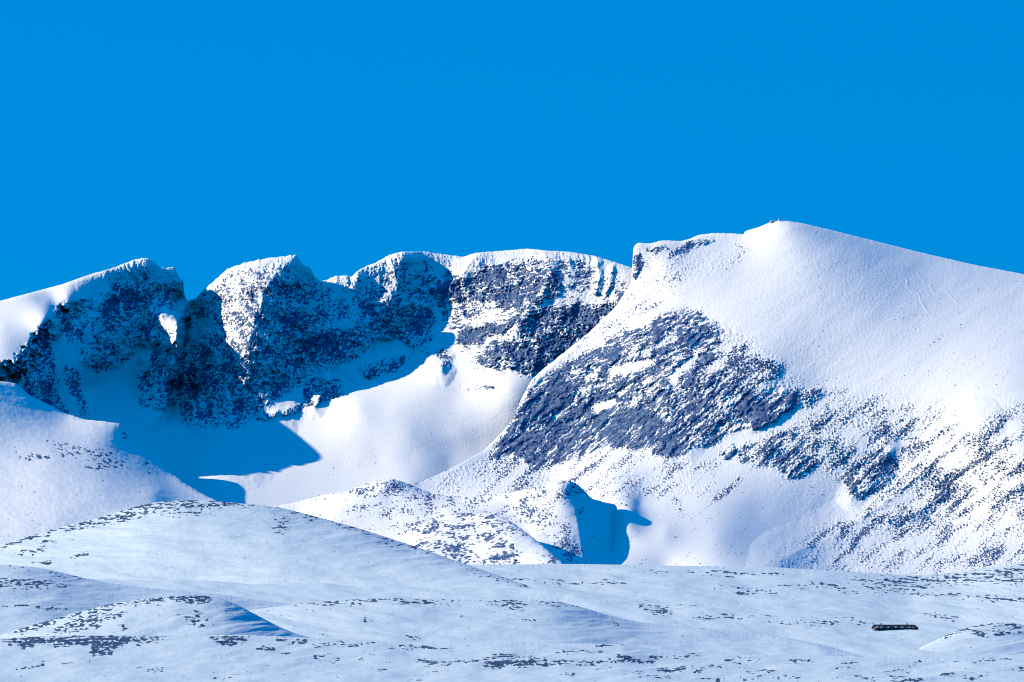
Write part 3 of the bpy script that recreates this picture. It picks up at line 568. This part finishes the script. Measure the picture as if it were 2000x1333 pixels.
far = bpy.data.meshes.new("far_ground")
Lx = 90000
far.from_pydata([(-Lx, -Lx, -70), (Lx, -Lx, -70), (Lx, Lx, -70), (-Lx, Lx, -70)], [], [(0, 1, 2, 3)])
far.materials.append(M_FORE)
fo = bpy.data.objects.new("far_ground", far); sc.collection.objects.link(fo); fo["kind"] = "structure"; fo["label"] = "snow-covered land reaching the horizon"

ph = Paint(1680, 2260, 1190, 1320, 0.01)
ph.poly([(1840, 1240), (1870, 1226), (1930, 1215), (1985, 1215), (2020, 1226), (1990, 1224), (1930, 1222), (1870, 1236)], .5, 2.5).poly([(1890, 1234), (1960, 1230), (2000, 1236), (1930, 1244), (1895, 1242)], .5, 3).poly([(1825, 1246), (1860, 1236), (1860, 1242), (1835, 1248)], .55, 2)
hill("hillock", "small hillock with heath on its top beside the timber lodges",
     [(1680, 1310), (1740, 1288), (1790, 1268), (1830, 1250), (1860, 1236), (1900, 1223), (1945, 1216), (1985, 1218), (2030, 1226), (2120, 1240), (2260, 1262)],
     [(1680, 3250), (1780, 3450), (1880, 3800), (2260, 3900)], [(1680, 1320), (2260, 1300)], [(1680, 2900), (2260, 3300)], ph, seed=1100, p=0.7, streak=(26, 3.5, 6), smooth=8, back=((20, .5), (60, 4), (150, 14)))

# ------------------------------------------------------------------ things
def at(name, px, py):
    """point of a terrain sheet seen at photo pixel (px, py), nearest sheet first"""
    best = None
    for U, V, R, X in SHEETS[name]:
        k = np.argmin((U - px) ** 2 + (V - py) ** 2); e = (U.flat[k] - px) ** 2 + (V.flat[k] - py) ** 2
        if e < 16 and (best is None or X.reshape(-1, 3)[k][1] < best[1]): best = X.reshape(-1, 3)[k]
    return np.array(best, float)
def mat(name, col, rough=0.8, noise=None, metal=0.0):
    m = bpy.data.materials.new(name); m.use_nodes = True; b = m.node_tree.nodes["Principled BSDF"]
    b.inputs["Base Color"].default_value = (*col, 1); b.inputs["Roughness"].default_value = rough; b.inputs["Metallic"].default_value = metal
    if noise:
        n = m.node_tree.nodes.new("ShaderNodeTexNoise"); n.inputs["Scale"].default_value = noise[0]; n.inputs["Detail"].default_value = 5
        tc = m.node_tree.nodes.new("ShaderNodeTexCoord"); x = m.node_tree.nodes.new("ShaderNodeMix"); x.data_type = 'RGBA'
        x.inputs[6].default_value = (*col, 1); x.inputs[7].default_value = (*noise[1], 1)
        m.node_tree.links.new(tc.outputs["Object"], n.inputs["Vector"]); m.node_tree.links.new(n.outputs[0], x.inputs[0]); m.node_tree.links.new(x.outputs[2], b.inputs["Base Color"])
    return m
M_WALL = mat("tarred timber", (0.012, 0.014, 0.022), .85, (1.2, (0.03, 0.028, 0.034)))
M_ROOF = mat("dark roofing", (0.03, 0.032, 0.036), .7, (0.8, (0.055, 0.055, 0.06)))
M_TRIM = mat("white trim", (0.78, 0.78, 0.76), .6)
M_PANE = mat("window glass", (0.02, 0.03, 0.04), .08)
M_STONE = mat("chimney stone", (0.10, 0.10, 0.105), .9, (2.0, (0.2, 0.2, 0.2)))
M_STEEL = mat("weathered steel", (0.42, 0.45, 0.50), .55, (1.0, (0.3, 0.33, 0.38)))
M_RIME = mat("rime ice", (0.86, 0.88, 0.92), .6, (0.4, (0.8, 0.84, 0.9)))
M_BOULDER = mat("blue-grey rock", (0.035, 0.09, 0.24), .9, (0.5, (0.10, 0.15, 0.28)))  # close to the blue rock tones of the mountain material

class MB:
    def __init__(s): s.v, s.f = [], []
    def box(s, x0, x1, y0, y1, z0, z1):
        b = len(s.v); s.v += [(x, y, z) for z in (z0, z1) for x, y in ((x0, y0), (x1, y0), (x1, y1), (x0, y1))]
        s.f += [tuple(b + i for i in q) for q in ((3, 2, 1, 0), (4, 5, 6, 7), (0, 1, 5, 4), (1, 2, 6, 5), (2, 3, 7, 6), (3, 0, 4, 7))]; return s
    def lathe(s, prof, n=16, cx=0, cy=0, wob=0, seed=0):
        r_ = np.random.RandomState(seed); b = len(s.v)
        for r, z in prof:
            for k in range(n):
                a = 2 * math.pi * k / n; q = r * (1 + wob * r_.uniform(-1, 1)); s.v.append((cx + q * math.cos(a), cy + q * math.sin(a), z + wob * r * .4 * r_.uniform(-1, 1)))
        for i in range(len(prof) - 1):
            for k in range(n): s.f.append((b + i * n + k, b + i * n + (k + 1) % n, b + (i + 1) * n + (k + 1) % n, b + (i + 1) * n + k))
        s.f.append(tuple(b + (len(prof) - 1) * n + k for k in range(n))); s.f.append(tuple(b + k for k in range(n))[::-1]); return s
    def poly(s, verts, faces):
        b = len(s.v); s.v += list(verts); s.f += [tuple(b + i for i in q) for q in faces]; return s
    def build(s, name, m, parent=None):
        me = bpy.data.meshes.new(name); me.from_pydata([tuple(map(float, v)) for v in s.v], [], s.f); me.update(); me.materials.append(m)
        o = bpy.data.objects.new(name, me); sc.collection.objects.link(o); o.parent = parent; return o
def empty(name, loc, rz, label, cat, group=None):
    o = bpy.data.objects.new(name, None); sc.collection.objects.link(o); o.location = tuple(map(float, loc)); o.rotation_euler = (0, 0, rz)
    o["label"] = label; o["category"] = cat
    if group: o["group"] = group
    return o

def window(parent, x, z, y, wd=1.0, ht=1.1, side=False):
    def bx(a0, a1, d0, d1, z0, z1):
        return MB().box(a0, a1, d0, d1, z0, z1) if not side else MB().box(d0, d1, a0, a1, z0, z1)
    f = MB()
    for a0, a1, z0, z1 in ((x - wd / 2 - .12, x + wd / 2 + .12, z - .12, z), (x - wd / 2 - .12, x + wd / 2 + .12, z + ht, z + ht + .12), (x - wd / 2 - .12, x - wd / 2, z, z + ht), (x + wd / 2, x + wd / 2 + .12, z, z + ht), (x - .04, x + .04, z, z + ht)):
        if side: f.box(y - .07, y + .02, a0, a1, z0, z1)
        else: f.box(a0, a1, y - .07, y + .02, z0, z1)
    w_ = f.build("window", M_TRIM, parent)
    p = bx(x - wd / 2, x + wd / 2, y - .03, y + .01, z, z + ht).build("pane", M_PANE, w_)
def chimney(parent, x, y, z0, z1, w_=0.7):
    c = MB().box(x - w_ / 2, x + w_ / 2, y - w_ / 2, y + w_ / 2, z0, z1).build("chimney", M_STONE, parent)
    MB().box(x - w_ / 2 - .1, x + w_ / 2 + .1, y - w_ / 2 - .1, y + w_ / 2 + .1, z1, z1 + .18).build("cap", M_STONE, c)
def lodge(name, loc, rz, L, W, eave, ridge, label, wins, chims, door, hip_right=0.0, dormers=()):
    o = empty(name, loc, rz, label, "lodge")
    w_ = MB().box(0, L, 0, W, -2.5, eave)
    w_.poly([(0, 0, eave), (0, W, eave), (0, W / 2, ridge - .12)], [(0, 1, 2)])
    if not hip_right: w_.poly([(L, 0, eave), (L, W, eave), (L, W / 2, ridge - .12)], [(0, 2, 1)])
    w_.build("wall", M_WALL, o)
    ov = 0.55; k = (ridge - eave) / (W / 2); t = .22
    xr = L + ov - hip_right
    lo = eave - ov * k
    vs = [(-ov, -ov, lo), (L + ov, -ov, lo), (xr, W / 2, ridge), (-ov, W / 2, ridge), (-ov, W + ov, lo), (L + ov, W + ov, lo)]
    vs = vs + [(x, y, z + t) for x, y, z in vs]
    r = MB().poly(vs, [(0, 3, 2, 1), (3, 4, 5, 2), (6, 7, 8, 9), (9, 8, 11, 10), (0, 1, 7, 6), (4, 10, 11, 5), (0, 6, 9, 3), (3, 9, 10, 4), (1, 2, 8, 7), (2, 5, 11, 8)] + ([(1, 5, 2), (7, 8, 11)] if hip_right else [])).build("roof", M_ROOF, o)
    for x in chims: chimney(r, x, W / 2 + .3, ridge - .6, ridge + 1.1)
    for x, wd in dormers:
        d = MB().box(x - wd / 2, x + wd / 2, .9, W / 2, eave + .2, ridge - .35).build("dormer", M_WALL, o)
        MB().box(x - wd / 2 - .2, x + wd / 2 + .2, .6, W / 2, ridge - .35, ridge - .2).build("dormer_roof", M_ROOF, d)
        MB().box(x - wd / 2 + .2, x + wd / 2 - .2, .84, .9, eave + .45, ridge - .6).build("dormer_window", M_TRIM, d)
    for x, z, ww, hh in wins: window(o, x, z, 0, ww, hh)
    window(o, W * .5, 1.1, 0, .7, .8, side=True)
    rr = np.random.RandomState(int(L * 10 + hip_right * 7))
    for q in rr.permutation(6)[:4]:                                   # leftover snow along the eaves
        x = L * (q + .5) / 6 + rr.uniform(-.8, .8); wd = rr.uniform(.3, 1.3); y0, y1 = -ov + .05, rr.uniform(.1, 1.1)
        z0, z1 = eave + y0 * k + t, eave + y1 * k + t
        MB().poly([(x - wd, y0, z0), (x + wd, y0, z0), (x + wd * .6, y1, z1), (x - wd * .6, y1, z1), (x - wd * .8, y0 + .1, z0 + .4), (x + wd * .8, y0 + .1, z0 + .4), (x + wd * .5, y1, z1 + .12), (x - wd * .5, y1, z1 + .12)],
                  [(4, 5, 6, 7), (0, 1, 5, 4), (1, 2, 6, 5), (2, 3, 7, 6), (3, 0, 4, 7)]).build("roof_snow", M_RIME, r)
    dr = MB().box(door - .5, door + .5, -.06, 0.02, -.4, 1.7).build("door", mat("door paint", (0.16, 0.05, 0.045), .6), o)
    MB().box(door + .32, door + .4, -.12, -.05, .6, .72).build("handle", M_STEEL, dr)
    return o
base = at("plain", 1712, 1232); rz = math.radians(20)
lodge("lodge", base, rz, 17.0, 7.5, 2.5, 4.7, "long dark timber lodge with its gable end showing and a thin roof chimney", [(4.2, .9, 1.1, .9), (7.2, .9, .9, .9), (9.6, .9, 1.1, .9), (13.2, .9, 1.5, .9), (15.4, .9, 1.1, .9)], [5.5], 11.4, dormers=[(10.5, 1.2)])
b2 = base + np.array([17.5 * math.cos(rz), 17.5 * math.sin(rz), .1])
lodge("lodge", b2, rz, 16.0, 7.5, 2.5, 4.7, "dark timber lodge with a sloped-back roof end, adjoining the gabled lodge", [(1.4, .9, 1.2, .9), (3.6, .9, 1.4, .8), (6.6, .9, 1.6, .8), (9.2, .9, 1.2, .9), (13.6, .9, .9, .9)], [9.0], 11.6, hip_right=1.6, dormers=[(4.6, 1.4)])
# snow drifts against the lodges
def drift(name, label, u0, u1, h, depth_m, off, seed):
    n, k = 60, 26; V3 = []
    for j in range(k):
        t = j / (k - 1)
        for i in range(n):
            a = i / (n - 1); x = u0 + (u1 - u0) * a; y = off - depth_m * t
            e = min(a, 1 - a) * 2; zz = h * (e ** .6) * (math.sin(math.pi * min(t * .9 + .1, 1)) ** 1.2) * (1 + .5 * float(pn(x * .25, y * .25, seed))) - 1.2 * t - .6
            V3.append((x, y, zz))
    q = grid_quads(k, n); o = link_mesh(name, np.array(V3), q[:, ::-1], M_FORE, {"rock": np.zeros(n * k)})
    o.location = tuple(base); o.rotation_euler = (0, 0, rz); o["kind"] = "structure"; o["label"] = label
drift("snow_drift", "rounded snow drift banked against the lodge gable", -7, 3.5, 2.2, 7, 2.5, 3)
drift("snow_drift", "long low snow drift in front of the lodges", 6, 22, 1.5, 9, -1.5, 5)
drift("snow_drift", "high snow drift under the far lodge end", 20, 37, 1.9, 10, -1.0, 8)

# summit mast and hut
tp = at("summit_mountain", 1522, 433); tp[1] += 6
m_o = empty("summit_mast", tp - np.array([0, 0, 1.5]), 0, "slim tapered grey mast on the white summit", "mast")
MB().lathe([(1.15, 0), (1.05, 6), (.8, 13), (.62, 18.6), (.25, 19.2)], 18).build("shaft", M_STEEL, m_o)
MB().lathe([(1.9, 0), (1.8, 2.2), (1.5, 2.5)], 18).build("plinth", M_STONE, m_o)
MB().lathe([(4.6, -.5), (3.6, 1.2), (2.8, 2.6), (2.1, 4.2), (1.4, 5.6), (1.1, 6.4)], 18, wob=.16, seed=4).build("rime_collar", M_RIME, m_o)
th = at("summit_mountain", 1510, 436); th[1] += 8; th[2] += 1.6
h_o = empty("summit_hut", th, math.radians(15), "small rime-crusted stone hut beside the summit mast", "hut")
MB().box(-3.2, 3.2, -2.2, 2.2, -1.5, 2.4).build("wall", M_STONE, h_o)
MB().poly([(-3.7, -2.7, 2.3), (3.7, -2.7, 2.3), (3.7, 2.7, 2.3), (-3.7, 2.7, 2.3), (-3.7, 0, 3.6), (3.7, 0, 3.6)], [(0, 1, 5, 4), (2, 3, 4, 5), (0, 4, 3), (1, 2, 5), (3, 2, 1, 0)]).build("roof", M_RIME, h_o)
MB().box(1.2, 2.3, -2.26, -2.18, -.2, 1.6).build("door", M_WALL, h_o)
MB().lathe([(2.6, -1.5), (2.4, 1.0), (1.7, 2.6), (.7, 3.4)], 14, cx=-4.2, wob=.2, seed=9).build("rime_mound", M_RIME, h_o)
# marker post on the plain
pp = at("plain", 1977, 1207)
po = empty("marker_post", pp, 0, "thin dark marker pole standing alone on the snow plain", "pole")
MB().lathe([(.12, -.6), (.1, 1.9), (.06, 2.1)], 8).build("shaft", M_WALL, po)
MB().lathe([(.135, 1.2), (.13, 1.5)], 8).build("reflector_band", M_TRIM, po)

# boulders
def rock_mesh(seed, n=2):
    r_ = np.random.RandomState(seed); import bmesh
    bm = bmesh.new(); bmesh.ops.create_icosphere(bm, subdivisions=n, radius=1.0)
    d = r_.normal(size=(7, 3)); d /= np.linalg.norm(d, axis=1)[:, None]; c = r_.uniform(.55, .95, 7)
    for v in bm.verts:
        p = np.array(v.co)
        for dd, cc in zip(d, c):
            e = p @ dd
            if e > cc: p = p - dd * (e - cc)
        v.co = p * np.array([1.1, .9, .75])
    vs = np.array([v.co for v in bm.verts]); fs = [tuple(x.index for x in f.verts) for f in bm.faces]; bm.free(); return vs, fs
for (shn, px, py, size, label, grp) in [
    ("hill", 100, 1036.5, 2.4, "dark boulder perched on the left rim of the dome-shaped hill", None),
    ("hill", 20, 1106, 1.5, "dark boulder on the crest of the low blue-grey hill", None),
    ("rise", 1372, 1229, 1.0, "lone boulder on the low rim running to the snow plain", None),
    ("moraine", 880, 973, 4.5, "big boulder in the saddle between the two moraine mounds", None),
    ("moraine", 910, 974, 4.0, "largest of three boulders lined up on the flat moraine crest", None),
    ("moraine", 858, 968, 3.6, "boulder on the moraine crest just below the small rocky mound", None),
    ("moraine", 955, 968, 3.0, "smallest crest boulder, where the moraine rises to the shaded mound", None),
    ("moraine", 806, 1034, 3.4, "boulder at the foot of the near moraine mound", None),
    ("moraine", 1007, 1096, 4.6, "dark boulder at the bottom edge of the moraine above the plain", None),
    ("summit_mountain", 1223, 988, 4.2, "larger of two boulders at the tip of the mound's blue shadow", None),
    ("summit_mountain", 1214, 985, 3.0, "smaller of two boulders at the tip of the mound's blue shadow", None),
    ("summit_mountain", 1328, 996, 4.0, "larger rock outcrop sticking out of the smooth basin snow", None),
    ("summit_mountain", 1322, 978, 3.2, "flat rock outcrop at the top edge of the smooth basin snow", None),
    ("summit_mountain", 1318, 1050, 3.2, "lone rock in the basin snow above the plain's edge", None),
    ("knoll", 240, 1224, 1.1, "single dark boulder on the snowy flank of the heathy knoll", None),
    ("knoll", 200, 1186.5, 0.9, "dark boulder on the left shoulder of the heathy knoll", None)]:
    vs, fs = rock_mesh(int(px * 7 + py), 2); p = at(shn, px, py)
    b_ = MB(); b_.poly(vs * size * .62, fs); o = b_.build("boulder", M_BOULDER); o.location = tuple(p + np.array([0, 0, size * .12])); o["label"] = label; o["category"] = "boulder"
    if grp: o["group"] = grp
def scatter(name, label, cat, sheets, count, smin, smax, seed, m, flat=.7, gate=None):
    r_ = np.random.RandomState(seed); protos = [rock_mesh(seed * 10 + k, 1) for k in range(6)]; VV, FF = [], []; base_i = 0
    Pts = []; 
    for shn, idx in sheets:
        U, V, R, X = SHEETS[shn][idx]; w_ = np.clip(R, 0, 1).copy()
        if gate is not None: w_ = w_ * gate(U, V)
        Pts.append((w_.ravel(), X.reshape(-1, 3)))
    W = np.concatenate([a for a, _ in Pts]); XX = np.concatenate([b for _, b in Pts]); W = W / W.sum()
    pick = r_.choice(len(W), count, p=W)
    sz = smin + (smax - smin) * r_.rand(count) ** 2.5
    for i, q in enumerate(pick):
        vs, fs = protos[i % 6]; a = r_.uniform(0, 6.28); ca, sa = math.cos(a), math.sin(a); v = vs * sz[i]
        v = np.c_[v[:, 0] * ca - v[:, 1] * sa, v[:, 0] * sa + v[:, 1] * ca, v[:, 2] * flat] + XX[q]
        VV.append(v); FF.append(np.array(fs) + base_i); base_i += len(vs)
    VV = np.concatenate(VV); FF = np.concatenate(FF)
    me = bpy.data.meshes.new(name); me.vertices.add(len(VV)); me.vertices.foreach_set("co", VV.astype(f32).ravel())
    me.loops.add(FF.size); me.loops.foreach_set("vertex_index", FF.astype(np.int32).ravel()); me.polygons.add(len(FF)); me.polygons.foreach_set("loop_start", np.arange(0, FF.size, 3, dtype=np.int32))
    me.update(calc_edges=True); me.materials.append(m)
    o = bpy.data.objects.new(name, me); sc.collection.objects.link(o); o["kind"] = "stuff"; o["label"] = label; o["category"] = cat
scatter("boulder_field", "countless boulders strewn over the moraine mounds", "boulders", [("moraine", 0), ("moraine", 1)], 2200, .5, 1.9, 3, M_BOULDER, gate=lambda U, V: (V < 1112) * 1.0)
scatter("scree", "scree and boulders streaking the slopes below the summit dome", "scree", [("summit_mountain", 0)], 6000, .5, 1.7, 4, M_BOULDER, gate=lambda U, V: sm(880, 960, V - (1400 - U).clip(0, 400) * 0.05) * sm(1130, 1110, V) + 0.6 * sm(1500, 1650, U))
M_HEATH = mat("frozen heath", (0.03, 0.06, 0.13), .9, (3.0, (0.08, 0.09, 0.14)))
scatter("heath", "frozen heath and stones poking through the foreground snow", "heath", [("ground", 0), ("knoll", 0), ("rise", 0), ("hill", 1)], 3500, .12, .45, 6, M_HEATH, flat=.8)
